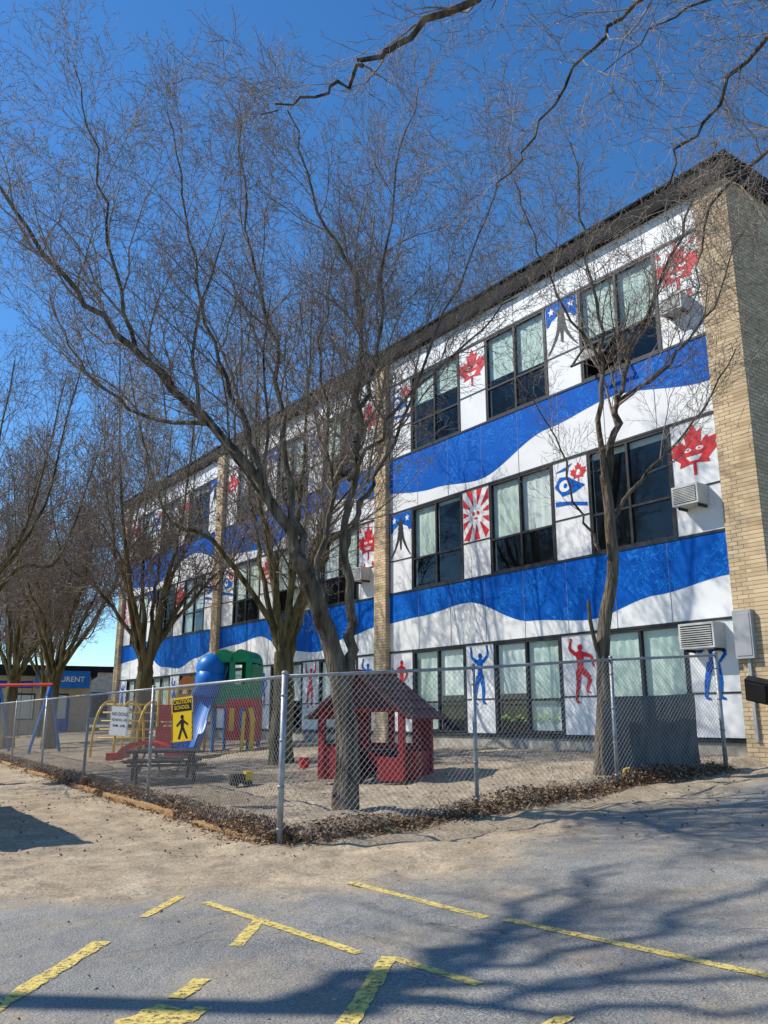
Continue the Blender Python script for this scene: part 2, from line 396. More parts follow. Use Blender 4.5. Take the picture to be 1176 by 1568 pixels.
def panel_art(kind, cx, z0, z1):
    zc = z0 + (z1 - z0) * .70; hh = (z1 - z0) * .30; w = PW / 2 - .05
    lay[0] = 3
    if kind in ('leaf', 'leafray'):
        if kind == 'leafray': rays(cx, zc, w, hh, .0, 9, .56, -.0042, .08)
        s_ = .60
        ap(leaf, cx, zc + .0, s_, red_m)
        ap(circ(.12, 12, -.22, .12, 1.2, .55), cx, zc, s_, white_p); ap(circ(.12, 12, .22, .12, 1.2, .55), cx, zc, s_, white_p)
        ap(circ(.04, 8, -.2, .12), cx, zc, s_, red_m); ap(circ(.04, 8, .2, .12), cx, zc, s_, red_m)
        ap([(-.3,-.1),(.3,-.1),(.16,-.26),(-.16,-.26)], cx, zc, s_, white_p)
    elif kind == 'rays':
        rays(cx, zc, w, hh, 0, 11, .27, -.0042, .15)
        ap(circ(.05, 10, -.08, .03), cx, zc, 1, red_m); ap(circ(.05, 10, .08, .03), cx, zc, 1, red_m); ap(circ(.05, 10, 0, -.1, 1.5, .5), cx, zc, 1, red_m)
    elif kind == 'star':
        ap([(-w,.12),(w,.12),(w,hh-.05),(-w,hh-.05)], cx, zc, 1, blue_m, -.004)
        for sx in (-1, 1):
            ap([(p[0]*.11+sx*.3, p[1]*.11+.47) for p in star], cx, zc, 1, white_p, -.0056)
        ap([(-.05,-.1),(-.4,-.3),(-.46,.0),(-.3,.22),(.0,.34),(.3,.22),(.46,.0),(.4,-.3),(.05,-.1)], cx, zc, 1, white_p, -.0050)
        ap(star, cx, zc + .34, .22, blk_m, -.009)
        for sx in (-1, 1):
            prev = (0, .25)
            for k in range(7):
                t = (k+1)/7; q = (sx*(.05+.40*t*t), .25 - .85*t)
                ap(taper(prev, q, .07-.008*k, .062-.008*k), cx, zc, 1, blk_m); prev = q
        ap(taper((0,.3),(0,-.4),.08,.02), cx, zc, 1, blk_m)
    elif kind == 'flower':
        ap([(-.46,.1),(-.3,.3),(-.05,.26),(.2,.1),(.42,-.02),(.1,-.14),(-.25,-.16)], cx, zc, 1, blue_m)
        ap(circ(.15, 12, -.16, .07, 1.1, .9), cx, zc, 1, white_p); ap(circ(.06, 10, -.14, .07), cx, zc, 1, blue_m)
        ap([(p[0]*.26+.24, p[1]*.26+.28) for p in leaf], cx, zc, 1, red_m); ap(circ(.07, 8, .24, .3), cx, zc, 1, white_p)
        ap([(-.45,-.25),(-.1,-.3),(.45,-.42),(.45,-.5),(-.1,-.38),(-.45,-.36)], cx, zc, 1, blue_m); ap([(-.45,.42),(-.1,.5),(.1,.56),(-.1,.42)], cx, zc, 1, blue_m)
    elif kind.startswith('man'):
        mt = red_m if 'r' in kind[3:] else blue_m; v = int(kind[-1]); s = .74
        zc -= .12
        ap(circ(.095, 12, .02, .62), cx, zc, s, mt)
        ap([(-.17,.47),(-.05,.53),(.05,.53),(.17,.47),(.11,.2),(.13,-.05),(-.13,-.05),(-.1,.2)], cx, zc, s, mt)
        arms = [[(.15,.43),(.38,.62),(.36,.92)], [(-.15,.43),(-.38,.6),(-.42,.9)]] if v == 0 else [[(.15,.43),(.42,.35),(.48,.1)], [(-.15,.43),(-.38,.6),(-.3,.86)]] if v == 1 else [[(.15,.43),(.36,.2),(.2,.02)], [(-.15,.43),(-.35,.25),(-.55,.42)]]
        legs = [[(.07,-.02),(.15,-.45),(.12,-.85)], [(-.07,-.02),(-.2,-.42),(-.28,-.85)]] if v != 1 else [[(.07,-.02),(.34,-.25),(.2,-.6)], [(-.07,-.02),(-.1,-.45),(-.2,-.88)]]
        for a in arms:
            ap(taper(a[0], a[1], .065, .05), cx, zc, s, mt); ap(taper(a[1], a[2], .05, .03), cx, zc, s, mt); ap(circ(.045, 8, *a[2]), cx, zc, s, mt)
        for a in legs:
            ap(taper(a[0], a[1], .105, .07), cx, zc, s, mt); ap(taper(a[1], a[2], .075, .04), cx, zc, s, mt)
            ap(taper(a[2], (a[2][0]+.14, a[2][1]-.05), .045, .025), cx, zc, s, mt)
kinds = {(0,2): ['leafray','star','leaf','flower'], (0,1): ['leaf','flower','rays','star'], (0,0): ['manb2','manr1','manb0','manr2'],
         (1,2): ['leaf','flower','star','leafray'], (1,1): ['leafray','star','leaf','flower'], (1,0): ['manb1','manr0','manb2','manr1'],
         (2,2): ['star','leaf','flower','leafray'], (2,1): ['flower','leaf','star','rays'], (2,0): ['manr0','manb1','manr2','manb0']}
pm = MB(); fm = MB(); gm = MB(); bm_ = MB(); rr = random.Random(4)
for b in range(NB):
    for fl, (z0, z1) in enumerate(((G0, G1), (S0, S1), (T0, T1_))):
        x = -b * BAY
        for k in range(7):
            if k % 2 == 0:
                pm.box(x - PW + .012, x - .012, .001, .2, z0 + .025, z1 - .025, white_p)
                zs = z0 + (z1 - z0) * (.40 if fl else .38)
                fm.box(x - PW + .01, x - .01, -.012, .001, zs - .016, zs + .016, frame_m)
                for xx in (x - PW, x): fm.box(xx - .02, xx + .02, -.018, .05, z0 + .026, z1 - .026, frame_m)
                panel_art(kinds[(b, fl)][k // 2], x - PW / 2, z0, z1)
                x -= PW
            else:
                xl = x - WW
                y0, y1 = -.012, .07
                zt = z0 + (z1 - z0) * (.37 if fl else .36)
                fm.box(xl + .021, x - .021, y0, y1, z0 + .026, z0 + .075, frame_m); fm.box(xl + .021, x - .021, y0, y1, z1 - .075, z1 - .026, frame_m)
                xm = (xl + x) / 2
                for xx, ww in ((xl + .045, .023), (xm, .03), (x - .045, .023)):
                    fm.box(xx - ww, xx + ww, y0 - .002, y1 + .002, z0 + .077, z1 - .077, frame_m)
                for (pa, pb) in ((xl + .069, xm - .031), (xm + .031, x - .069)):
                    fm.box(pa, pb, y0 + .003, y1 - .003, zt - .025, zt + .025, frame_m)
                    opened = (b == 0 and fl == 2 and k == 1 and pa == xl + .069)
                    for (za, zb, lower) in ((z0 + .076, zt - .026, True), (zt + .026, z1 - .076, False)):
                        if opened and lower: continue
                        gm.poly([(pa, .03, za), (pb, .03, za), (pb, .03, zb), (pa, .03, zb)], glass_m)
                    if opened:
                        M = Matrix.Translation((0, -.02, zt - .035)) @ Matrix.Rotation(R(-38), 4, 'X')
                        hgt_ = zt - .035 - z0 - .09
                        fm.box(pa, pb, -.02, .02, -.05, 0, frame_m, M); fm.box(pa, pb, -.02, .02, -hgt_, -hgt_ + .05, frame_m, M)
                        fm.box(pa, pa + .05, -.018, .018, -hgt_ + .05, -.05, frame_m, M); fm.box(pb - .05, pb, -.018, .018, -hgt_ + .05, -.05, frame_m, M)
                        gm.poly([M @ Vector(p) for p in ((pa+.05, 0, -hgt_+.05), (pb-.05, 0, -hgt_+.05), (pb-.05, 0, -.05), (pa+.05, 0, -.05))], glass_m)
                    q = rr.random(); mt = blind_m if rr.random() < .75 else blindw_m
                    if fl == 0:
                        low = z0 + .1 if q < .8 else zt + rr.uniform(0, .2)
                    elif fl == 1:
                        low = zt + rr.uniform(0, .2) if q < .7 else (z0 + .1 if q < .8 else z1 - rr.uniform(.15, .35))
                        if b == 0 and k == 1: low = z1 - .2
                        if b == 0 and k == 3: low = zt + .02
                        if b == 0 and k == 5: low = z1 - .15 if pa > xm else zt + .05
                    else:
                        low = zt + rr.uniform(-.05, .25) if q < .85 else z1 - .3
                        if b == 0 and k == 5: low = zt + .55
                    yb = .085 + rr.random() * .02
                    n = 9
                    for j in range(n):
                        u0 = pa - .02 + (pb - pa + .04) * j / n; u1 = pa - .02 + (pb - pa + .04) * (j + 1) / n
                        ya = yb + (.012 if j % 2 else 0); yc = yb + (0 if j % 2 else .012)
                        bm_.poly([(u0, ya, low), (u1, yc, low), (u1, yc, z1 - .05), (u0, ya, z1 - .05)], mt)
                    if fl == 0 and k == 3 and b == 0:
                        for j in range(9):
                            t0 = j / 9; bx_ = pa + .06 + (pb - pa - .14) * t0
                            zz = z0 + .34 + .06 * math.sin(j * 1.3 + pa * 3)
                            bm_.poly([(bx_, .05, zz), (bx_ + .08, .05, zz + .015), (bx_ + .09, .05, zz + .06), (bx_ + .01, .05, zz + .045)], green_m)
                x = xl
pm.obj("mural_panels", school); fm.obj("window_frames", school); gm.obj("window_glass", school); bm_.obj("window_blinds", school)
art.obj("mural_artwork", school)
mb = MB()
mb.box(END + .02, CR - .02, 3.2, 3.4, .1, WT - .05, inter_m)
for z in (G0 - .3, G1 + .2, S1 + .2): mb.box(END + .02, CR - .02, .26, 3.19, z, z + .25, inter_m)
for b in range(NB + 1): mb.box(-b*BAY + .26, -b*BAY + .38, .31, 3.19, .1, WT - .06, inter_m)
mb.obj("interior_rooms", school)
mb = MB()
RX = CR + .42
mb.box(END - .45, RX, -.18, 16.5, WT, WT + .06, fascia_m)
mb.box(END - .45, RX, -.18, -.05, WT + .062, PT - .06, fascia_m)
mb.box(RX - .13, RX, -.049, 16.5, WT + .062, PT - .06, fascia_m)
mb.box(END - .45, END - .32, -.049, 16.5, WT + .062, PT - .06, fascia_m)
mb.box(END - .319, RX - .131, 16.37, 16.5, WT + .062, PT - .06, fascia_m)
mb.box(END - .5, RX + .04, -.23, -.02, PT - .058, PT, fascia_m)
mb.box(RX - .17, RX + .04, -.019, 16.5, PT - .058, PT, fascia_m)
mb.obj("flat_roof_parapet", school, bevel=.008)
mb = MB()
for fl, (z0, z1) in enumerate(((G0, G1), (S0, S1), (T0, T1_))):
    for yy in (5, 10): 
        a = CR + .3
        mb.box(a - .01, a + .015, yy, yy + 1.6, z0 + .2, z1 - .2, frame_m)
        mb.box(a + .016, a + .022, yy + .08, yy + .77, z0 + .28, z1 - .28, inter_m); mb.box(a + .016, a + .022, yy + .83, yy + 1.52, z0 + .28, z1 - .28, inter_m)
mb.obj("side_windows", school)
def ac(x0, z0, w=.56, h=.38, d=.36):
    m = MB()
    m.box(x0, x0 + w, -d, .0, z0, z0 + h, ac_m)
    m.box(x0 + .04, x0 + w - .04, -d - .004, -d + .001, z0 + .04, z0 + h - .04, frame_m)
    for k in range(9):
        zz = z0 + .05 + k * (h - .1) / 9; m.box(x0 + .045, x0 + w - .045, -d - .014, -d - .005, zz, zz + .018, ac_m)
    for k in range(6):
        zz = z0 + .1 + k * .04; m.box(x0 - .004, x0 - .0005, -d + .06, -d + .26, zz, zz + .016, frame_m)
    m.box(x0 + .05, x0 + .09, -d + .1, -.0, z0 - .05, z0 - .003, frame_m); m.box(x0 + w - .09, x0 + w - .05, -d + .1, -.0, z0 - .05, z0 - .003, frame_m)
    return m.obj("window_air_conditioner", school, bevel=.006)
ac(-.95, 2.62, .72, .46); ac(-.85, 5.3); ac(-.8, 9.3, .5, .34, .3); ac(-11.9, 5.3)
mb = MB()
mb.box(.03, .38, -.16, -.052, 2.4, 3.25, grey_m); mb.box(.06, .35, -.17, -.161, 2.45, 3.2, grey_m)
mb.box(.2, .26, -.1, -.052, 1.0, 2.4, grey_m)
mb.obj("electrical_box", school, bevel=.01)
mb = MB()
M = Matrix.Translation((.5, -.35, 1.85)) @ Matrix.Rotation(R(25), 4, 'X') @ Matrix.Rotation(R(15), 4, 'Y')
mb.box(-.2, .2, -.08, .08, -.2, .2, blk_m, M); mb.box(-.16, .16, -.1, -.081, -.16, .16, frame_m, M)
mb.tube([(.5, -.05, 1.95), (.5, -.3, 1.9)], .02, blk_m)
mb.obj("wall_floodlight", school, bevel=.01)
mb = MB(); mb.box(CR + .32, 6, -.2, .05, 0, .95, concrete); mb.obj("low_concrete_wall", school, bevel=.02)

# ------------------------------------------------------------------ chain link fence
galv = noisy("galvanised_steel", (.24,.25,.26), (.40,.41,.42), 12, .5, metal=.4, spec=.5)
wire_m = noisy("fence_wire", (.28,.285,.29), (.42,.43,.44), 12, .5, metal=.3)
FH = 1.83
def fence(name, origin, d, ts, corner_first=True):
    e = empty(name); posts = MB()
    pt = lambda t: (origin[0] + d[0]*t, origin[1] + d[1]*t)
    gz = [H(*pt(t)) for t in ts]
    for i, t in enumerate(ts):
        x, y = pt(t); g = gz[i] - .05; r = .036 if (i == 0 or i == len(ts) - 1) else .028
        if i == 0 and not corner_first: continue
        lean = random.Random(i).uniform(-.02, .02)
        posts.tube([(x, y, g - .3), (x + lean, y, gz[i] + FH + .02)], r, galv, 10)
        posts.ball((x + lean, y, gz[i] + FH + .03), r * 1.15, galv, sz=.7)
        for zz in (.15, .6, 1.1, 1.6): posts.tube([(x + lean*zz/1.8, y, gz[i] + zz), (x + lean*zz/1.8, y, gz[i] + zz + .025)], r + .005, galv, 10)
    nrm = Vector((d[1], -d[0], 0))
    w = MB()
    for i in range(len(ts) - 1):
        t0, t1 = ts[i], ts[i+1]; z0, z1 = gz[i], gz[i+1]
        a = pt(t0); b = pt(t1)
        posts.tube([(a[0], a[1], z0 + FH - .01), (b[0], b[1], z1 + FH - .01)], .021, galv, 8)
        Ls = t1 - t0; step = .082
        def P(t, h, off=0):
            k = (t - t0) / Ls; x, y = pt(t)
            off += .018*math.sin(t*1.9)*(h/1.8) 
            return (x + nrm.x*off, y + nrm.y*off, z0 + (z1 - z0)*k + .02 + h)
        hh = FH - .03
        n = int((Ls + hh) / step) + 1
        for k in range(n):
            s = t0 - hh + k * step
            for sgn in (1, -1):
                h0, h1 = 0, hh
                if sgn == 1:
                    ta, tb = s, s + hh
                    if ta < t0: h0 = t0 - ta; ta = t0
                    if tb > t1: h1 = hh - (tb - t1); tb = t1
                else:
                    ta, tb = s + hh, s
                    if ta > t1: h0 = ta - t1; ta = t1
                    if tb < t0: h1 = hh - (t0 - tb); tb = t0
                if h1 - h0 < .02: continue
                off = .003 * sgn - .03
                m_ = max(1, int((h1 - h0) / .16))
                w.tube([P(ta + (tb-ta)*j/m_, h0 + (h1-h0)*j/m_, off) for j in range(m_ + 1)], .0023, wire_m, 3, caps=False)
    posts.obj("posts_and_rail", e, smooth=True); w.obj("wire_mesh", e)
    return e
fence("chain_link_fence", P0, UR, [0, 2.8, 5.4, 7.95])
fence("chain_link_fence", P0, UL, [0, 5.0, 9.6, 14.2, 19, 24, 29], corner_first=False)
scr = noisy("dark_windscreen_fabric", (.085,.083,.08), (.15,.147,.14), 9, .9, .4, stretch=(1, 1, .3))
mb = MB()
n = 26
o = P0 + UR * 5.5 + NR * .3
for k in range(n):
    for j in range(8):
        def Q(k, j):
            t = k / n * 2.2; x, y = o + UR * t; h = j / 8 * 1.2
            b = .018 * math.sin(k * .9 + j * .5) + .02 * math.sin(j * .7)
            return (x + NR[0]*b, y + NR[1]*b, H(*(P0 + UR*5.5)) + (H(*(P0 + UR*7.7)) - H(*(P0 + UR*5.5)))*k/n + .02 + h)
        mb.poly([Q(k, j), Q(k+1, j), Q(k+1, j+1), Q(k, j+1)], scr)
mb.obj("windscreen_panel", smooth=True)

wood = noisy("weathered_timber", (.30,.17,.07), (.46,.28,.13), 8, .85, .4, stretch=(1, 1, 6))
mb = MB(); rr = random.Random(9)
t = .25
while t < 22:
    l = rr.uniform(1.8, 2.4)
    a = P0 + UL * t - NL * .14; b = P0 + UL * (t + l) - NL * (.14 + rr.uniform(-.03, .05))
    za, zb = H(*a), H(*b)
    d = Vector((b[0]-a[0], b[1]-a[1], zb - za)); ang = math.atan2(d.y, d.x)
    M = Matrix.Translation((a[0], a[1], za)) @ Matrix.Rotation(ang, 4, 'Z') @ Matrix.Rotation(-math.atan2(d.z, d.xy.length), 4, 'Y')
    mb.box(0, d.length, -.045, .045, -.08, .08 + rr.uniform(-.03, .02), wood, M)
    t += l + rr.choice([.02, .3, .8])
mb.obj("timber_edging", bevel=.008)

yel = noisy("sign_yellow", (.85,.52,.01), (.9,.6,.02), 5, .5); wht = noisy("sign_white", (.7,.7,.68), (.8,.8,.78), 5, .5)
def fsign(name, t, z, w, h, yaw, tilt, mat, txts):
    p = P0 + UL * t - NL * .12
    e = empty(name, (p[0], p[1], H(*(P0 + UL*t)) + z), yaw); e.rotation_euler = (0, tilt, yaw)
    m = MB(); m.box(-w/2, w/2, -.004, .004, -h/2, h/2, mat)
    if mat is yel:
        m.box(-w/2+.02, w/2-.02, -.0065, -.0045, h/2-.2, h/2-.03, blk_m)
        for s in (-1, 1): m.box(s*(w/2-.012)-.006, s*(w/2-.012)+.006, -.0065, -.0045, -h/2+.02, h/2-.22, blk_m)
        m.ball((.0, -.006, .03), .033, blk_m, sy=.05)
        Sg = lambda pts, y: m.poly([(x*.2, y, z_*.2 - .08) for x, z_ in pts], blk_m)
        Sg([(-.2,.35),(.2,.4),(.15,-.2),(-.12,-.2)], -.0066)
        Sg([(.15,.35),(.6,.05),(.55,-.08),(.08,.2)], -.0068); Sg([(-.15,.35),(-.6,.0),(-.5,-.12),(-.08,.2)], -.0069)
        Sg([(-.1,-.15),(.15,-.15),(.55,-.95),(.38,-1.0)], -.0071); Sg([(-.12,-.15),(.08,-.15),(-.25,-1.0),(-.45,-.95)], -.0073)
    for s in (-1, 1): m.tube([(s*(w/2-.04), -.008, h/2-.02), (s*(w/2-.04), .05, h/2-.0)], .004, galv, 5)
    m.obj("sign_plate", e)
    for (tx, sz, zz, mt) in txts: text_obj("sign_text", tx, sz, mt, e, (0, -.0075, zz), (R(90), 0, 0))
fsign("caution_sign", 3.15, 1.34, .42, .62, R(-32), R(-5), yel, [("CAUTION", .08, .24, yel), ("SCHOOL", .075, .165, yel)])
fsign("notice_sign", 6.6, 1.30, .40, .5, R(-25), R(3), wht, [("NO DOGS", .08, .12, blk_m), ("SCHOOL USE", .06, .02, blk_m), ("8AM - 6PM", .06, -.08, blk_m)])

# ------------------------------------------------------------------ litter
lm = [noisy("dry_leaf_a", (.19,.105,.055), (.32,.19,.10), 30, .9), noisy("dry_leaf_b", (.08,.045,.028), (.15,.085,.05), 30, .9), noisy("dry_leaf_c", (.34,.24,.14), (.46,.34,.21), 30, .9)]
mb = MB(); rr = random.Random(11)
def leafq(x, y, z, s):
    a = rr.uniform(0, 6.28); t1 = rr.uniform(-.9, .9); t2 = rr.uniform(-.9, .9)
    M = Matrix.Translation((x, y, z)) @ Matrix.Rotation(a, 4, 'Z') @ Matrix.Rotation(t1, 4, 'X') @ Matrix.Rotation(t2, 4, 'Y')
    mt = rr.choice(lm)
    mb.poly([M @ Vector(p) for p in ((-s, 0, 0), (-.2*s, -.55*s, .1*s), (s, 0, 0), (-.1*s, .6*s, .15*s))], mt)
for i in range(26000):
    if rr.random() < .68:
        t = rr.random() ** 1.4 * 24; o = rr.gauss(.05, .15); p = P0 + UL * t + NL * o
    else:
        t = rr.random() ** .8 * 7.9; o = rr.gauss(-.05, .15); p = P0 + UR * t + NR * o
    hgt_m = .24 * math.exp(-(o / .2) ** 2) * (.6 + .4 * math.sin(t * 2.3))
    leafq(p[0], p[1], H(*p) + rr.random() * hgt_m + .01, rr.uniform(.012, .034))
for i in range(3000):
    x = rr.uniform(-8, 6); y = rr.uniform(9, 24); leafq(x, y, H(x, y) + .012, rr.uniform(.012, .03))
for i in range(300):
    x = rr.uniform(-5, 5); y = rr.uniform(4.2, 11)
    leafq(x, y, H(x, y) + .01, rr.uniform(.006, .015))
for i in range(1600):
    p = P0 + UL * rr.random() * 14 + NL * rr.gauss(.0, .1) if rr.random() < .6 else P0 + UR * rr.random() * 7.9 + NR * rr.gauss(-.05, .12)
    z = H(*p); pts = [Vector((p[0], p[1], z))]
    d = Vector((rr.gauss(0, 1), rr.gauss(0, 1), rr.uniform(.1, .9))).normalized()
    for k in range(3): pts.append(pts[-1] + d * rr.uniform(.05, .12)); d = (d + Vector((rr.gauss(0, .4), rr.gauss(0, .4), rr.gauss(-.2, .3)))).normalized()
    mb.tube(pts, .003, lm[rr.choice((0, 1))], 3, caps=False)
mb.obj("leaf_litter")
stone = noisy("pebble_stone", (.2,.19,.17), (.42,.4,.36), 20, .9)
mb = MB()
for i in range(800):
    x = rr.uniform(-5, 6); y = rr.uniform(4, 10.5) if rr.random() < .7 else rr.uniform(4, 14)
    s = rr.uniform(.003, .009) * (1.8 if rr.random() < .04 else 1)
    mb.ball((x, y, H(x, y) + s * .3), s, stone, sx=rr.uniform(.7, 1.3), sy=rr.uniform(.7, 1.3), sz=.6, nu=6, nv=4)
mb.obj("gravel")

# ------------------------------------------------------------------ trees
def bark(name, c1, c2, sc=11):
    return noisy(name, c1, c2, sc, .95, 1.0, sc * 2.4, stretch=(1, 1, .16), bdist=.07, spec=.15, detail=4)
bark_m = bark("bark", (.035,.026,.018), (.26,.205,.145)); 
moss_m = bark("mossy_bark", (.04,.034,.016), (.26,.21,.10), 7)
twig_m = noisy("twig_bark", (.15,.115,.085), (.38,.31,.245), 14, .75, detail=1)
def catmull(pts, per=5):
    P = [np.array(p, float) for p in pts]; out = []
    P = [2*P[0]-P[1]] + P + [2*P[-1]-P[-2]]
    for i in range(1, len(P) - 2):
        for k in range(per):
            t = k / per
            out.append(.5*((2*P[i])+(-P[i-1]+P[i+1])*t+(2*P[i-1]-5*P[i]+4*P[i+1]-P[i+2])*t*t+(-P[i-1]+3*P[i]-3*P[i+1]+P[i+2])*t**3))
    out.append(P[-2]); return out
class Tree:
    def __init__(s, seed, maxlev=4, dens=1.0, twig=1.0, tmat=None, up=.09):
        s.r = random.Random(seed); s.groups = {}; s.maxlev = maxlev; s.dens = dens; s.twig = twig; s.up = up; s.tmat = tmat or bark_m
    def rec(s, pts, rad):
        rm = rad[0]; k = 14 if rm > .06 else 6 if rm > .02 else 4 if rm > .009 else 3
        mi = 0 if rm > .024 else 1
        s.groups.setdefault((len(pts), k, mi), []).append((pts, rad))
    def limb(s, pts, r0, r1, spawn_from=.2, lenmul=1.0, wob=.05, ex=.7, flare=0):
        q = catmull(pts, 5)
        for i in range(2, len(q) - 1):
            q[i] = q[i] + np.array([s.r.gauss(0, wob), s.r.gauss(0, wob), s.r.gauss(0, wob * .5)]) * (.3 if r0 > .12 else 1) * .7
        q = [tuple(p) for p in q]; n = len(q)
        rad = [(r0 + (r1 - r0) * (i / (n - 1)) ** ex) * (1 + flare * math.exp(-i / 2.2)) * (1 + s.r.uniform(-.05, .05)) for i in range(n)]
        s.rec(q, rad)
        if spawn_from < 1: s.spawn(q, rad, 1, spawn_from, lenmul)
    LV = {1: (.33, 1.4, 3.2, 8, .024), 2: (.18, .6, 1.35, 5, .0105), 3: (.105, .22, .6, 4, .0056), 4: (.095, .07, .2, 2, .0036)}
    def spawn(s, pts, rad, lev, t0, lenmul=1.0):
        if lev > s.maxlev: return
        sp, l0, l1, ns, rb = s.LV[lev]; sp /= s.dens; r = s.r
        cum = [0]
        for i in range(1, len(pts)): cum.append(cum[-1] + math.dist(pts[i], pts[i-1]))
        Lt = cum[-1]; d = t0 * Lt + sp * r.random(); i = 1; side = r.random() * 6.28
        while d < Lt:
            while cum[i] < d: i += 1
            a, b = pts[i-1], pts[i]; sg = cum[i] - cum[i-1]; f = (d - cum[i-1]) / sg
            p = (a[0]+(b[0]-a[0])*f, a[1]+(b[1]-a[1])*f, a[2]+(b[2]-a[2])*f)
            tx, ty, tz = (b[0]-a[0])/sg, (b[1]-a[1])/sg, (b[2]-a[2])/sg
            side += 2.4 + r.uniform(-.6, .6)
            if abs(tz) < .9: ux, uy, uz = ty, -tx, 0.0
            else: ux, uy, uz = 0.0, tz, -ty
            m = math.sqrt(ux*ux+uy*uy+uz*uz); ux /= m; uy /= m; uz /= m
            wx, wy, wz = ty*uz-tz*uy, tz*ux-tx*uz, tx*uy-ty*ux
            ca, sa = math.cos(side), math.sin(side)
            px, py, pz = ux*ca+wx*sa, uy*ca+wy*sa, uz*ca+wz*sa
            an = R(r.uniform(26, 60)); c, sn = math.cos(an), math.sin(an)
            dx, dy, dz = tx*c+px*sn, ty*c+py*sn, tz*c+pz*sn
            if lev <= 2: dz += .25
            ln = r.uniform(l0, l1) * (1 - .5 * d / Lt) * (lenmul if lev == 1 else 1)
            pr = rad[i-1] + (rad[i] - rad[i-1]) * f
            r0 = min(pr * .62, rb * r.uniform(.75, 1.25)) * (ln / l1 * .5 + .6); r0 = max(r0, .0026 * s.twig)
            if lev >= 3: r0 = max(r0 , .0030 * s.twig)
            np_ = [p]; step = ln / (ns - 1) if ns > 2 else ln
            wob = .19 if lev < 3 else .22
            x, y, z = p
            for k in range(ns - 1):
                m = math.sqrt(dx*dx+dy*dy+dz*dz); dx /= m; dy /= m; dz /= m
                x += dx*step; y += dy*step; z += dz*step; np_.append((x, y, z))
                dx += r.gauss(0, wob); dy += r.gauss(0, wob); dz += r.gauss(0, wob) + s.up
            rt = max(.0022 * s.twig, r0 * .25)
            nr = [r0 + (rt - r0) * k / (ns - 1) for k in range(ns)]
            s.rec(np_, nr)
            s.spawn(np_, nr, lev + 1, .12 if lev < 3 else .25)
            d += sp * r.uniform(.55, 1.45)
    def mesh(s, name):
        VV = []; FF = []; MI = []; base = 0
        for (n, k, mi), lst in s.groups.items():
            P = np.array([a for a, _ in lst]); Rr = np.array([b for _, b in lst]); nb = len(lst)
            T = np.gradient(P, axis=1); T /= np.linalg.norm(T, axis=2, keepdims=True) + 1e-12
            avg = T.mean(1); ax = np.argmin(np.abs(avg), axis=1); ref = np.zeros((nb, 3)); ref[np.arange(nb), ax] = 1
            U = np.cross(T, ref[:, None, :]); U /= np.linalg.norm(U, axis=2, keepdims=True) + 1e-12
            W = np.cross(T, U)
            an = 2*np.pi*np.arange(k)/k
            rad = Rr[:, :, None]
            if k >= 10: rad = rad * (1 + .07*np.sin(3*an + 1)[None, None, :] + .05*np.sin(5*an)[None, None, :])
            v = P[:, :, None, :] + rad[..., None] * (U[:, :, None, :]*np.cos(an)[None, None, :, None] + W[:, :, None, :]*np.sin(an)[None, None, :, None])
            VV.append(v.reshape(-1, 3))
            id_ = base + np.arange(nb*n*k).reshape(nb, n, k); nxt = np.roll(id_, -1, axis=2)
            f = np.stack([id_[:, :-1], nxt[:, :-1], nxt[:, 1:], id_[:, 1:]], -1).reshape(-1, 4)
            FF.append(f); MI.append(np.full(len(f), mi)); base += nb*n*k
        V = np.concatenate(VV); F = np.concatenate(FF); MI = np.concatenate(MI)
        me = bpy.data.meshes.new(name)
        me.vertices.add(len(V)); me.vertices.foreach_set('co', V.ravel())
        me.loops.add(F.size); me.loops.foreach_set('vertex_index', F.ravel())
        me.polygons.add(len(F)); me.polygons.foreach_set('loop_start', np.arange(len(F))*4); me.polygons.foreach_set('loop_total', np.full(len(F), 4))
        me.polygons.foreach_set('use_smooth', np.ones(len(F), bool)); me.polygons.foreach_set('material_index', MI.astype(np.int32))
        me.materials.append(s.tmat); me.materials.append(twig_m)
        me.update(); print(name, len(F)); return me
def place(name, me, loc=(0,0,0), rz=0, sc=1):
    o = bpy.data.objects.new(name, me); col.objects.link(o); o.location = loc; o.rotation_euler = (0,0,rz); o.scale = (sc,)*3; return o

# front tree
t = Tree(21, dens=1.12, twig=1.1)
t.limb([(-.47,11.2,-.1),(-.48,11.2,.35),(-.46,11.2,.98),(-.55,11.2,1.75),(-.70,11.2,2.35),(-.86,11.1,2.8),(-1.1,11,3.4)], .185, .105, 2, 1, .03, .8, .35)
t.limb([(-1.0,11.03,3.2),(-1.12,11,3.45),(-1.66,10.9,4.49),(-2.49,10.8,5.39),(-3.48,10.6,6.36),(-4.23,10.5,7.09),(-5.39,10.3,8.6),(-5.8,10.2,9.8)], .105, .014, .1)
t.limb([(-.50,11.2,1.3),(-.47,11.2,1.9),(-.42,11.2,2.58),(-.54,11.2,3.74),(-.36,11.3,5.47),(-.39,11.4,7.58),(-.99,11.4,9.0),(-1.54,11.4,10.8)], .12, .010, .3, 1, .05, .6)
t.limb([(-1.0,11,3.1),(-1.25,11.2,4.3),(-1.5,11.5,5.65),(-1.74,11.8,7.24),(-2.19,12,9.06),(-2.5,12.2,11.7)], .07, .012, .25)
t.limb([(-.54,11.2,3.6),(-.3,11.3,4.3),(.11,11.5,5.24),(.93,11.8,7.47),(1.84,12,9.8)], .05, .010, .2)
t.limb([(-.4,11.3,5.2),(-.2,11.5,6.2),(-.08,11.6,7.1),(.13,12,9.66),(.59,12.3,12.0)], .045, .010, .15)
t.limb([(-1.6,10.9,4.4),(-2.0,11.1,5.6),(-2.6,11.2,7.0),(-3.0,11.3,8.8),(-3.4,11.2,10.6)], .045, .010, .15)
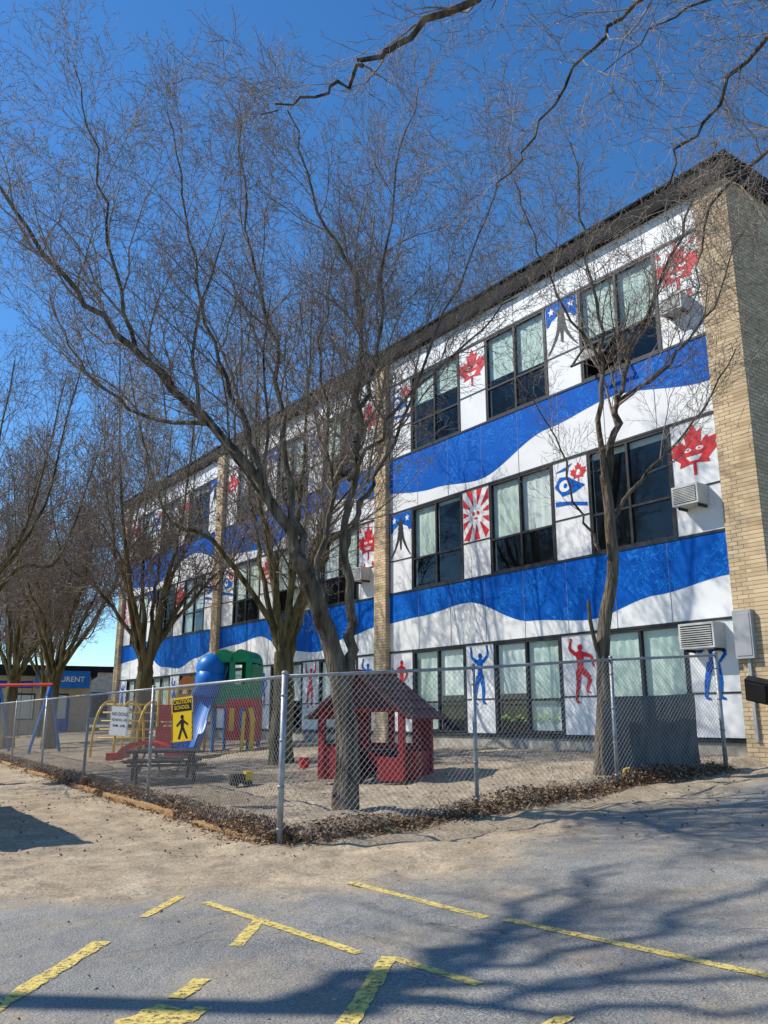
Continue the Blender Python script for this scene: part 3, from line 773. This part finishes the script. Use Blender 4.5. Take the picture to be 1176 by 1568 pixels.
t.limb([(-.6,11.15,2.2),(-.9,11.7,3.3),(-.8,12.1,5.0),(-1.0,12.5,7.0),(-.8,12.8,9.2)], .065, .010, .25)
t.limb([(-2.4,10.8,5.3),(-3.4,11.3,5.6),(-4.6,11.6,6.6),(-5.2,11.8,7.8)], .04, .010, .15)
t.limb([(-3.4,10.6,6.3),(-3.9,10.8,7.8),(-4.3,10.9,9.4),(-4.8,10.9,11.2)], .035, .010, .1)
t.limb([(-.5,11.2,4.6),(.2,11.0,5.6),(1.0,10.9,6.4),(1.9,10.8,7.2)], .035, .010, .2, .8)
place("bare_tree", t.mesh("bare_tree"))
# right tree
t = Tree(33, dens=1.0, twig=1.1)
g = H(3.35, 13.3)
t.limb([(3.33,13.3,g-.2),(3.35,13.3,g+.3),(3.42,13.3,1.7),(3.49,13.3,2.8),(3.7,13.3,3.85),(3.66,13.3,5.3)], .14, .08, 2, 1, .04, .7, .3)
t.limb([(3.66,13.3,5.1),(3.9,13.3,6.2),(4.0,13.3,6.8),(4.57,13.25,8.2),(5.3,13,9.9),(5.9,12.8,11.3)], .075, .012, .15)
t.limb([(3.66,13.3,5.1),(3.6,13.2,6.3),(3.73,13.2,7.5),(3.6,13.2,9.2),(3.4,13.2,11.6)], .06, .012, .25)
t.limb([(3.7,13.3,4.5),(4.3,13.0,5.3),(5.0,12.7,6.0),(5.7,12.5,7.2)], .04, .010, .2, .8)
t.limb([(3.5,13.3,4.0),(3.1,13.1,4.8),(2.8,12.9,5.8),(2.3,12.8,6.6)], .03, .008, .2, .6)
t.limb([(3.95,13.3,6.6),(4.8,13.1,7.2),(5.5,12.8,8.1),(6.1,12.6,9.4)], .035, .010, .2)
t.limb([(3.7,13.2,7.3),(3.0,13.0,8.4),(2.5,12.9,9.8),(2.2,12.8,11.2)], .03, .010, .15, .8)
t.limb([(3.45,13.28,2.1),(3.33,13.25,2.5),(3.25,13.2,2.9),(3.24,13.18,3.2)], .04, .03, 2, 1, .0)
place("bare_tree", t.mesh("bare_tree_right"))
# mid / far tree templates
def midtree(seed, dens, maxlev, twig):
    t = Tree(seed, dens=dens, maxlev=maxlev, twig=twig, tmat=moss_m)
    t.limb([(0,0,-.3),(0,0,.5),(.03,0,1.4),(0,0,2.4)], .28, .21, 2, 1, .04, .7, .3)
    for i in range(10):
        a = i * 2.4 + .3 + seed; rr_ = random.Random(i + 5 + seed); o = rr_.uniform(1.2, 4.0); hz = rr_.uniform(8, 12)
        c, s_ = math.cos(a), math.sin(a)
        t.limb([(0,0,rr_.uniform(1.7,2.2)),(c*.3,s_*.3,3.0),(c*o*.45,s_*o*.45,4.8),(c*o*.75,s_*o*.75,hz*.62),(c*o,s_*o,hz)], rr_.uniform(.09,.14), .014, .22)
    return t.mesh("bare_tree_mid")
mid = midtree(55, .82, 4, 1.6); far = midtree(61, .95, 3, 2.9)
place("bare_tree", mid, (-2.25, 19, H(-2.25, 19)))
place("bare_tree", far, (-7.6, 27, H(-7.6, 27)), 1.3, 1.08)
place("bare_tree", far, (-12.2, 31.5, H(-12, 31)), 2.9, 1.0)
place("bare_tree", far, (-15.2, 35, .3), 4.1, 1.05)
place("bare_tree", mid, (-10.2, 19.5, .1), 5.2, 1.0)
place("bare_tree", far, (-17.5, 44, .5), .5, 1.0)
place("bare_tree", far, (-22, 50, .5), 2.2, 1.0)
# tall leaning tree left of the frame; its crown's shadow fans over the right of the lot
t = Tree(71, dens=.62, maxlev=3, twig=1.9)
t.limb([(0,0,-.2),(.05,.1,2),(.1,.3,4.2),(.2,.6,6.5),(.3,.9,9.2)], .16, .11, 2)
for i in range(8):
    a = R(5 + i * 17); rr_ = random.Random(i + 90); o = rr_.uniform(2.4, 4.2); hz = rr_.uniform(10.0, 12.6)
    c, s_ = math.cos(a), math.sin(a)
    t.limb([(.29,.88,rr_.uniform(8.6,9.1)),(.3+c*.6,.9+s_*.7,9.5),(.3+c*o*.6,.9+s_*o*.65,(9.5+hz)/2),(.3+c*o,.9+s_*o,hz)], .085, .022, .3, .7, .12)
place("bare_tree", t.mesh("bare_tree_left"), (-10.1, 5.35, 0))
# overhanging tree on the right, near camera
t = Tree(88, dens=.95, up=.02)
t.limb([(6.6,4.6,-.1),(6.55,4.6,2.0),(6.4,4.6,4),(6.1,4.65,5.6)], .3, .2, 2)
t.limb([(6.15,4.65,5.2),(4.6,4.9,6.6),(3.1,5.1,7.3),(1.6,5.7,7.9),(.64,6,7.4),(.07,6,6.97),(-.27,6,6.73),(-.6,6,6.47),(-1.03,6,6.3)], .11, .006, .42, .45, .06, .45)
t.limb([(3.6,5.05,7.1),(2.9,5.8,7.9),(2.28,6.5,7.8),(1.76,6.5,7.2),(1.24,6.5,6.3),(1.0,6.5,5.95)], .045, .006, .25, .5, .06, .5)
t.limb([(6.1,4.65,5.4),(4.9,5.6,6.9),(3.7,6.4,7.6),(2.9,6.5,6.65),(2.44,6.5,5.9)], .07, .006, .35, .55, .06, .5)
t.limb([(6.1,4.65,5.4),(5.6,6.4,7.0),(4.5,8,7.7),(3.6,8.1,6.8),(3.25,8.1,5.6)], .07, .006, .3, .65, .06, .5)
t.limb([(6.1,4.65,5.0),(5.6,6.6,6.0),(4.7,8,6.0),(3.9,8.2,5.1)], .05, .006, .35, .7, .06, .5)
t.limb([(5.4,5.4,6.4),(4.6,7,8.6),(3.4,7.6,9.0),(2.4,7.8,8.3)], .05, .006, .25, .7, .06, .5)
t.limb([(6.1,4.65,5.2),(5.6,7.2,6.8),(5.0,8.8,8.2),(4.4,9.6,9.6)], .05, .006, .25, .7, .06, .5)
place("bare_tree", t.mesh("bare_tree_overhanging"))

# ------------------------------------------------------------------ playhouse
pr = noisy("playhouse_red", (.26,.012,.014), (.36,.025,.022), 3, .5); prd = noisy("playhouse_roof", (.07,.02,.022), (.13,.038,.036), 3, .6, .2)
pg = noisy("playhouse_green", (.02,.25,.13), (.03,.32,.17), 3, .45); pk = noisy("dark_plastic", (.02,.02,.022), (.04,.04,.042), 4, .5)
ph = empty("playhouse", (-.12, 14.7, H(-.12, 14.7) + .02), R(-24))
mb = MB(); W, D = .72, .62
for sx in (-1, 1):
    for sy in (-1, 1): mb.box(sx*W-.05, sx*W+.05, sy*D-.05, sy*D+.05, 0, 1.12, pr)
mb.box(-W-.02, -W+.02, -D+.051, D-.051, 0, .55, pr); mb.box(-W-.02, -W+.02, -D+.051, D-.051, .98, 1.1, pr)
mb.box(W-.02, W+.02, -D+.051, D-.051, 0, .4, pr)
mb.box(-W+.051, -.25, -D-.02, -D+.02, 0, .52, pr); mb.box(.3, W-.051, -D-.02, -D+.02, 0, .36, pr)
mb.box(-W+.051, W-.051, D-.02, D+.02, 0, .55, pr); mb.box(-.06, .06, D-.021, D+.021, .551, 1.1, pr)
mb.box(-W+.051, -.4, D-.021, D+.021, .551, 1.1, pr); mb.box(.4, W-.051, D-.021, D+.021, .551, 1.1, pr)
for zz in (.12, .25, .38): mb.box(-W-.028, -W-.021, -D+.08, D-.08, zz, zz+.03, pr)
mb.box(-W-.12, -W-.0205, -D, D, .56, .62, pg)
mb.obj("walls", ph, bevel=.015)
mb = MB()
ov = .2
for s in (-1, 1):
    e0 = Vector((0, 0, 1.72)); e1 = Vector((s*(W+.22), 0, .98)); n_ = Vector((s*.78, 0, .94)).normalized() * .04
    a = [e0, e1, e1 - n_, e0 - n_*1.1]
    v = [Vector((p.x, -D-ov, p.z)) for p in a] + [Vector((p.x, D+ov, p.z)) for p in a]
    b = len(mb.v); mb.v += [tuple(p) for p in v]
    for f in ((0,1,2,3),(7,6,5,4),(0,4,5,1),(1,5,6,2),(2,6,7,3),(3,7,4,0)): mb.f.append(tuple(b+i for i in f)); mb.mi.append(mb.m(prd))
    for k in range(1, 5):
        t_ = k / 5; p = e0.lerp(e1, t_) + n_ * .15
        mb.tube([(p.x, -D-ov+.02, p.z), (p.x, D+ov-.02, p.z)], .012, prd, 5)
mb.tube([(0, -D-ov-.01, 1.72), (0, D+ov+.01, 1.72)], .035, prd, 8)
mb.tube([(-W-.22, -D-ov, .98), (-W-.22, D+ov, .98)], .03, pg, 8)
mb.obj("roof", ph)
mb = MB()
for sy in (-1, 1):
    mb.tube([(-W, sy*D, 1.1), (W, sy*D, 1.1)], .03, pr, 6)
for y in (-D, D):
    mb.poly([(-.66, y, 1.12), (.66, y, 1.12), (0, y, 1.64)], prd)
mb.box(-.35, .35, -.2, .2, .42, .46, pk); mb.box(-.3, -.25, -.15, .15, 0, .42, pk); mb.box(.25, .3, -.15, .15, 0, .42, pk)
mb.box(W+.03, W+.2, -.5, .1, .38, .44, pr); mb.box(W+.08, W+.14, -.4, -.34, 0, .38, pr)
mb.obj("table_and_trim", ph)

def picnic(name, x, y, rz, s, mat):
    e = empty(name, (x, y, H(x, y)), rz); m = MB()
    for k in range(5): yy = -.35 + k * .145; m.box(-.75*s, .75*s, yy*s, (yy+.125)*s, .56*s, .6*s, mat)
    for sy in (-1, 1):
        for k in range(2): yy = sy*.68 + (k-.95)*.14; m.box(-.75*s, .75*s, yy*s, (yy+.125)*s, .33*s, .37*s, mat)
    for sx in (-.55, .55):
        m.box((sx-.03)*s, (sx+.03)*s, -.8*s, .8*s, .27*s, .329*s, mat); m.box((sx-.03)*s, (sx+.03)*s, -.34*s, .34*s, .5*s, .559*s, mat)
        for sy in (-1, 1): m.tube([(sx*s, sy*.55*s, 0), (sx*s, sy*.25*s, .55*s)], .035*s, mat, 6)
    m.obj("table", e, bevel=.006)
picnic("picnic_table", -4.2, 16.6, R(20), .95, pk)
picnic("picnic_table", -4.6, 18.6, R(-15), .8, noisy("grey_plastic", (.12,.12,.13), (.2,.2,.21), 4, .5))

# ------------------------------------------------------------------ play structure
bl = noisy("plastic_blue", (.005,.14,.52), (.01,.2,.62), 2, .4); gr = noisy("plastic_green", (.008,.24,.09), (.015,.33,.13), 2, .4)
rd = noisy("plastic_red", (.55,.02,.02), (.65,.04,.03), 2, .4); yl = noisy("plastic_yellow", (.78,.5,.02), (.88,.6,.05), 2, .4); pu = noisy("plastic_orange", (.75,.2,.03), (.85,.28,.05), 2, .4)
ps = empty("playground_slide_tower", (-5.2, 24, H(-5.2, 24)), R(-8))
mb = MB()
for x in (.5, 1.5):
    for y in (-.1, .9): mb.tube([(x, y, 0), (x, y, 2.5)], .05, bl, 10)
mb.box(.45, 1.55, -.15, .95, 1.2, 1.28, rd)
for (y0, y1) in ((-.2, -.14), (.94, 1.0)):
    mb.box(.45, .62, y0, y1, 1.3, 2.45, gr); mb.box(.93, 1.08, y0, y1, 1.3, 2.45, gr); mb.box(1.4, 1.55, y0, y1, 1.3, 2.45, gr)
    mb.box(.621, .929, y0, y1, 1.3, 1.85, gr); mb.box(1.081, 1.399, y0, y1, 1.3, 1.85, gr)
    for cx in (.75, 1.24):
        mb.poly([(cx + .3*math.cos(a*math.pi/10), y0-.002, 2.45 + .36*math.sin(a*math.pi/10)) for a in range(11)], gr)
        mb.poly([(cx + .3*math.cos(a*math.pi/10), y1+.002, 2.45 + .36*math.sin(a*math.pi/10)) for a in range(11)], gr)
for x0, x1 in ((.44, .5), (1.5, 1.56)): mb.box(x0, x1, -.139, .939, 1.3, 2.4, gr)
for k in range(8):
    a0 = math.pi*k/8; a1 = math.pi*(k+1)/8
    for cx in (.75, 1.24):
        mb.poly([(cx+.3*math.cos(a0), -.2, 2.45+.36*math.sin(a0)), (cx+.3*math.cos(a1), -.2, 2.45+.36*math.sin(a1)), (cx+.3*math.cos(a1), 1, 2.45+.36*math.sin(a1)), (cx+.3*math.cos(a0), 1, 2.45+.36*math.sin(a0))], gr)
mb.box(.9, 1.6, -.24, -.205, .35, 1.45, rd); mb.box(1.56, 1.6, -.2, .9, .3, 1.45, rd)
mb.box(1.0, 1.14, -.26, -.241, .6, 1.2, yl); mb.box(1.3, 1.42, -.26, -.241, .6, 1.2, bl)
mb.tube([(1.65, -.3, 0), (1.68, -.3, .9), (1.6, -.28, 1.2)], .07, yl, 8)
mb.tube([(1.45, -.5, 0), (1.45, -.35, 1.1)], .05, yl, 8)
mb.obj("tower", ps)
mb = MB()
path = [(.45, .4, 1.75), (.3, .2, 1.72), (.25, -.1, 1.45), (.2, -.5, 1.05), (.22, -.9, .65), (.3, -1.2, .35), (.32, -1.5, .2), (.32, -1.8, .18)]
pp = catmull(path, 5); prof = [(-.36, .34), (-.33, .36), (-.27, .04), (0, 0), (.27, .04), (.33, .36), (.36, .34), (.31, -.04), (0, -.07), (-.31, -.04)]
for i, p in enumerate(pp):
    b = len(mb.v)
    for (u, w_) in prof: mb.v.append((p[0] + u, p[1] + w_*.35, p[2] + w_))
    if i:
        k = len(prof)
        for j in range(k): mb.f.append((b-k+j, b-k+(j+1)%k, b+(j+1)%k, b+j)); mb.mi.append(mb.m(bl))
mb.ball((.35, .0, 2.3), .44, bl, sz=.95, nu=16, nv=10)
mb.tube([(.35, .0, 2.3), (.33, -.05, 1.9), (.28, -.15, 1.5)], [.4, .42, .36], bl, 14)
mb.tube([(.02, -.35, 0), (.02, -.35, 1.0)], .05, bl, 8)
mb.obj("blue_slide", ps, smooth=True)
mb = MB()
mb.box(-1.2, .1, .1, .8, .75, .82, rd)
for x in (-1.2, -.65, -.05): mb.tube([(x, .1, 0), (x, .1, 1.75)], .045, yl, 8); mb.tube([(x, .8, 0), (x, .8, 1.75)], .045, yl, 8)
mb.tube([(-1.2, .1, 1.75), (-.05, .1, 1.75)], .04, yl, 8); mb.tube([(-1.2, .1, 1.25), (-.05, .1, 1.25)], .03, pu, 8)
mb.box(-.6, -.1, .06, .1, .85, 1.6, pu); mb.box(-.5, -.2, .04, .059, 1.0, 1.4, yl)
mb.box(-1.15, -.7, .06, .1, .85, 1.3, rd)
mb.box(-1.2, .1, -.0, .05, .1, .7, rd)
mb.poly([(-.65 + .33*math.cos(a*math.pi/10) + .32, .055, 1.75 + .35*math.sin(a*math.pi/10)) for a in range(11)], pu)
mb.obj("deck", ps)
cf = empty("climbing_arch", (-7.1, 24.5, H(-7.1, 24.5)), R(10)); mb = MB()
for x in (-.7, -.1, .5):
    mb.tube([(x + .35*math.cos(a*math.pi/12)*1.0, .5*math.cos(a*math.pi/12), 1.5*math.sin(a*math.pi/12)**.7) for a in range(13)], .035, yl, 8)
for k in range(5): mb.tube([(-.9, -.42+k*.2, .5+.23*k), (.75, -.42+k*.2, .5+.23*k)], .025, yl, 6)
mb.obj("arches", cf, smooth=True)
dm = empty("toy_crawl_dome", (-6.15, 22.6, H(-6.15, 22.6)), 0); mb = MB()
prev = None
for k in range(17):
    a = math.pi*k/16; r0, r1 = .75, .55
    cur = [(r1*math.cos(a), -.35, .05+r1*.62*math.sin(a)), (r0*math.cos(a), -.35, .02+r0*.62*math.sin(a)), (r0*math.cos(a), .35, .02+r0*.62*math.sin(a)), (r1*math.cos(a), .35, .05+r1*.62*math.sin(a))]
    if prev:
        for j in range(4): mb.poly([prev[j], prev[(j+1)%4], cur[(j+1)%4], cur[j]], rd)
    prev = cur
mb.box(.7, 1.1, -.3, .3, 0, .22, rd); mb.box(-1.0, -.7, -.25, .25, 0, .18, rd)
mb.obj("tunnel", dm)
sw = empty("swing_frame", (-12.2, 29, .3), R(-15)); mb = MB()
for x in (-1, 1):
    mb.tube([(x, -.8, 0), (x, 0, 2.2), (x, .8, 0)], .05, bl, 8)
mb.tube([(-1.1, 0, 2.2), (1.1, 0, 2.2)], .05, rd, 8)
for x in (-.5, .3): 
    mb.tube([(x, 0, 2.2), (x, 0, .5)], .012, pk, 4); mb.tube([(x+.4, 0, 2.2), (x+.4, 0, .5)], .012, pk, 4); mb.box(x-.02, x+.42, -.1, .1, .46, .5, yl)
mb.obj("frame", sw)
mb = MB(); x, y = -6.0, 17.6
mb.ball((0,0,.11), .11, noisy("ball_orange", (.35,.12,.05), (.45,.17,.07), 6, .6), nu=16, nv=12); o = mb.obj("playground_ball", smooth=True); o.location = (x, y, H(x, y))
tt = empty("toy_truck", (-2.45, 15.0, H(-2.45, 15.0)), R(30)); mb = MB()
mb.box(-.18, .05, -.09, .09, .08, .2, pk); mb.box(.06, .18, -.08, .08, .07, .24, yl); mb.box(-.19, .19, -.06, .06, .05, .079, pk)
for sx in (-.12, .12):
    for sy in (-.1, .1): mb.tube([(sx, sy-.02, .05), (sx, sy+.02, .05)], .05, pk, 12)
mb.obj("body", tt)
mb = MB(); mb.box(-.1,.1,-.07,.07,0,.04,gr); mb.tube([(-.05,0,.04),(-.02,0,.16),(.06,0,.18)], .02, yl, 6); mb.ball((.05,.02,.08), .05, rd)
o = mb.obj("sand_toy"); o.location = (3.6, 13.0, H(3.6, 13.0)); 
mb = MB(); mb.tube([(0,0,0),(0,0,.2)], [.09,.12], rd, 12); mb.tube([(-.11,0,.2),(-.06,0,.3),(.06,0,.3),(.11,0,.2)], .006, wht, 5)
o = mb.obj("sand_bucket"); o.location = (-1.6, 17.5, H(-1.6, 17.5))

# ------------------------------------------------------------------ shed
sh = empty("storage_shed", (-6.1, 10.6, 0), math.atan2(.83, -.55)); mb = MB()
shm = noisy("shed_siding", (.25,.26,.27), (.34,.35,.36), 3, .7)
mb.box(0, 5, 0, 3, -.05, 2.45, shm)
mb.box(-.06, 5.06, -.06, 3.06, 2.452, 2.6, fascia_m)
for k in range(24): mb.box(.1 + k*.2, .115 + k*.2, -.012, -.001, .02, 2.4, fascia_m)
mb.box(1.8, 3.0, -.03, -.013, 0, 2.1, grey_m)
mb.obj("shed_body", sh)

# ------------------------------------------------------------------ low building at left
cream = noisy("cream_brick", (.45,.38,.24), (.58,.5,.34), 2, .9)
lbb = empty("low_brick_building", (-19.5, 50, .5), R(22)); mb = MB()
mb.box(-16, 2.2, 0, 12, -.6, 3.3, cream); mb.box(-16.3, 2.5, -.5, 12.3, 3.302, 3.9, fascia_m)
for k in range(9):
    x = -14.5 + k * 1.8
    mb.box(x, x + 1.1, -.04, -.001, .8, 2.3, frame_m); mb.box(x + .08, x + 1.02, -.06, -.041, .88, 2.2, blind_m if k % 3 else grey_m)
mb.box(-16, -1, -.03, -.0005, 2.6, 3.0, blue_m); mb.box(-.9, 2.1, -.6, -.55, 2.6, 3.6, bl)
mb.box(-.2, 1.1, -.05, -.001, -.3, 2.0, blue_m)
mb.obj("building_body", lbb)
text_obj("building_sign_text", "ST-LAURENT", .42, wht, lbb, (.6, -.61, 3.1), (R(90), 0, 0))
d2 = empty("distant_building", (-40, 85, 0), R(15)); mb = MB()
mb.box(-25, 18, 0, 14, -1, 6, concrete); mb.box(-25.3, 18.3, -.3, 14.3, 6.002, 6.6, fascia_m)
for k in range(12): mb.box(-23+k*3.3, -21+k*3.3, -.05, -.001, 1.5, 4, frame_m)
mb.obj("building_body", d2)
sg = empty("orange_pole_sign", (-30.5, 72, 0), 0); mb = MB()
mb.tube([(0,0,0),(0,0,9)], .2, grey_m, 8); mb.ball((0,-.3,9.6), 1.0, pu, sx=1.3, sy=.3, sz=.7); mb.ball((-.9,-.3,12), .9, rd, sx=1.2, sy=.3, sz=.6); mb.tube([(0,0,9),(-.5,0,12)], .15, grey_m, 8)
mb.obj("sign_body", sg)

# ------------------------------------------------------------------ sun, sky, camera
el = R(43); az = math.atan2(-.985, .17)
sd = Vector((math.sin(az)*math.cos(el), math.cos(az)*math.cos(el), math.sin(el)))
ld = bpy.data.lights.new("sun", 'SUN'); ld.energy = 5; ld.angle = R(.5); ld.color = (1, .95, .86)
lo = bpy.data.objects.new("sun", ld); col.objects.link(lo); lo.rotation_euler = sd.to_track_quat('Z', 'Y').to_euler(); lo.location = (0, 0, 30)
w = bpy.data.worlds.new("World"); scene.world = w; w.use_nodes = True
nt = w.node_tree; bg = nt.nodes['Background']
sk = nt.nodes.new("ShaderNodeTexSky"); sk.sky_type = 'NISHITA'; sk.sun_disc = False; sk.sun_elevation = el; sk.sun_rotation = az % (2*math.pi)
sk.altitude = 300; sk.air_density = 1.0; sk.dust_density = .1; sk.ozone_density = 1.7
hs = nt.nodes.new("ShaderNodeHueSaturation"); hs.inputs['Saturation'].default_value = 1.26; hs.inputs['Value'].default_value = 1.1
mm = nt.nodes.new("ShaderNodeMix"); mm.data_type = 'RGBA'; mm.blend_type = 'MULTIPLY'; mm.inputs[0].default_value = 1; mm.inputs[7].default_value = (.84, 1.02, 1.14, 1)
nt.links.new(sk.outputs[0], hs.inputs['Color']); nt.links.new(hs.outputs[0], mm.inputs[6]); nt.links.new(mm.outputs[2], bg.inputs[0]); bg.inputs[1].default_value = .138
cd = bpy.data.cameras.new("camera"); co = bpy.data.objects.new("camera", cd); col.objects.link(co)
cd.sensor_fit = 'VERTICAL'; cd.sensor_height = 36; cd.lens = 29.39; cd.clip_end = 6000
co.location = (0, 0, 1.39); co.rotation_euler = (R(90 + 13.87), 0, 0)
scene.camera = co
scene.view_settings.view_transform = 'Standard'; scene.view_settings.look = 'None'; scene.view_settings.exposure = 0
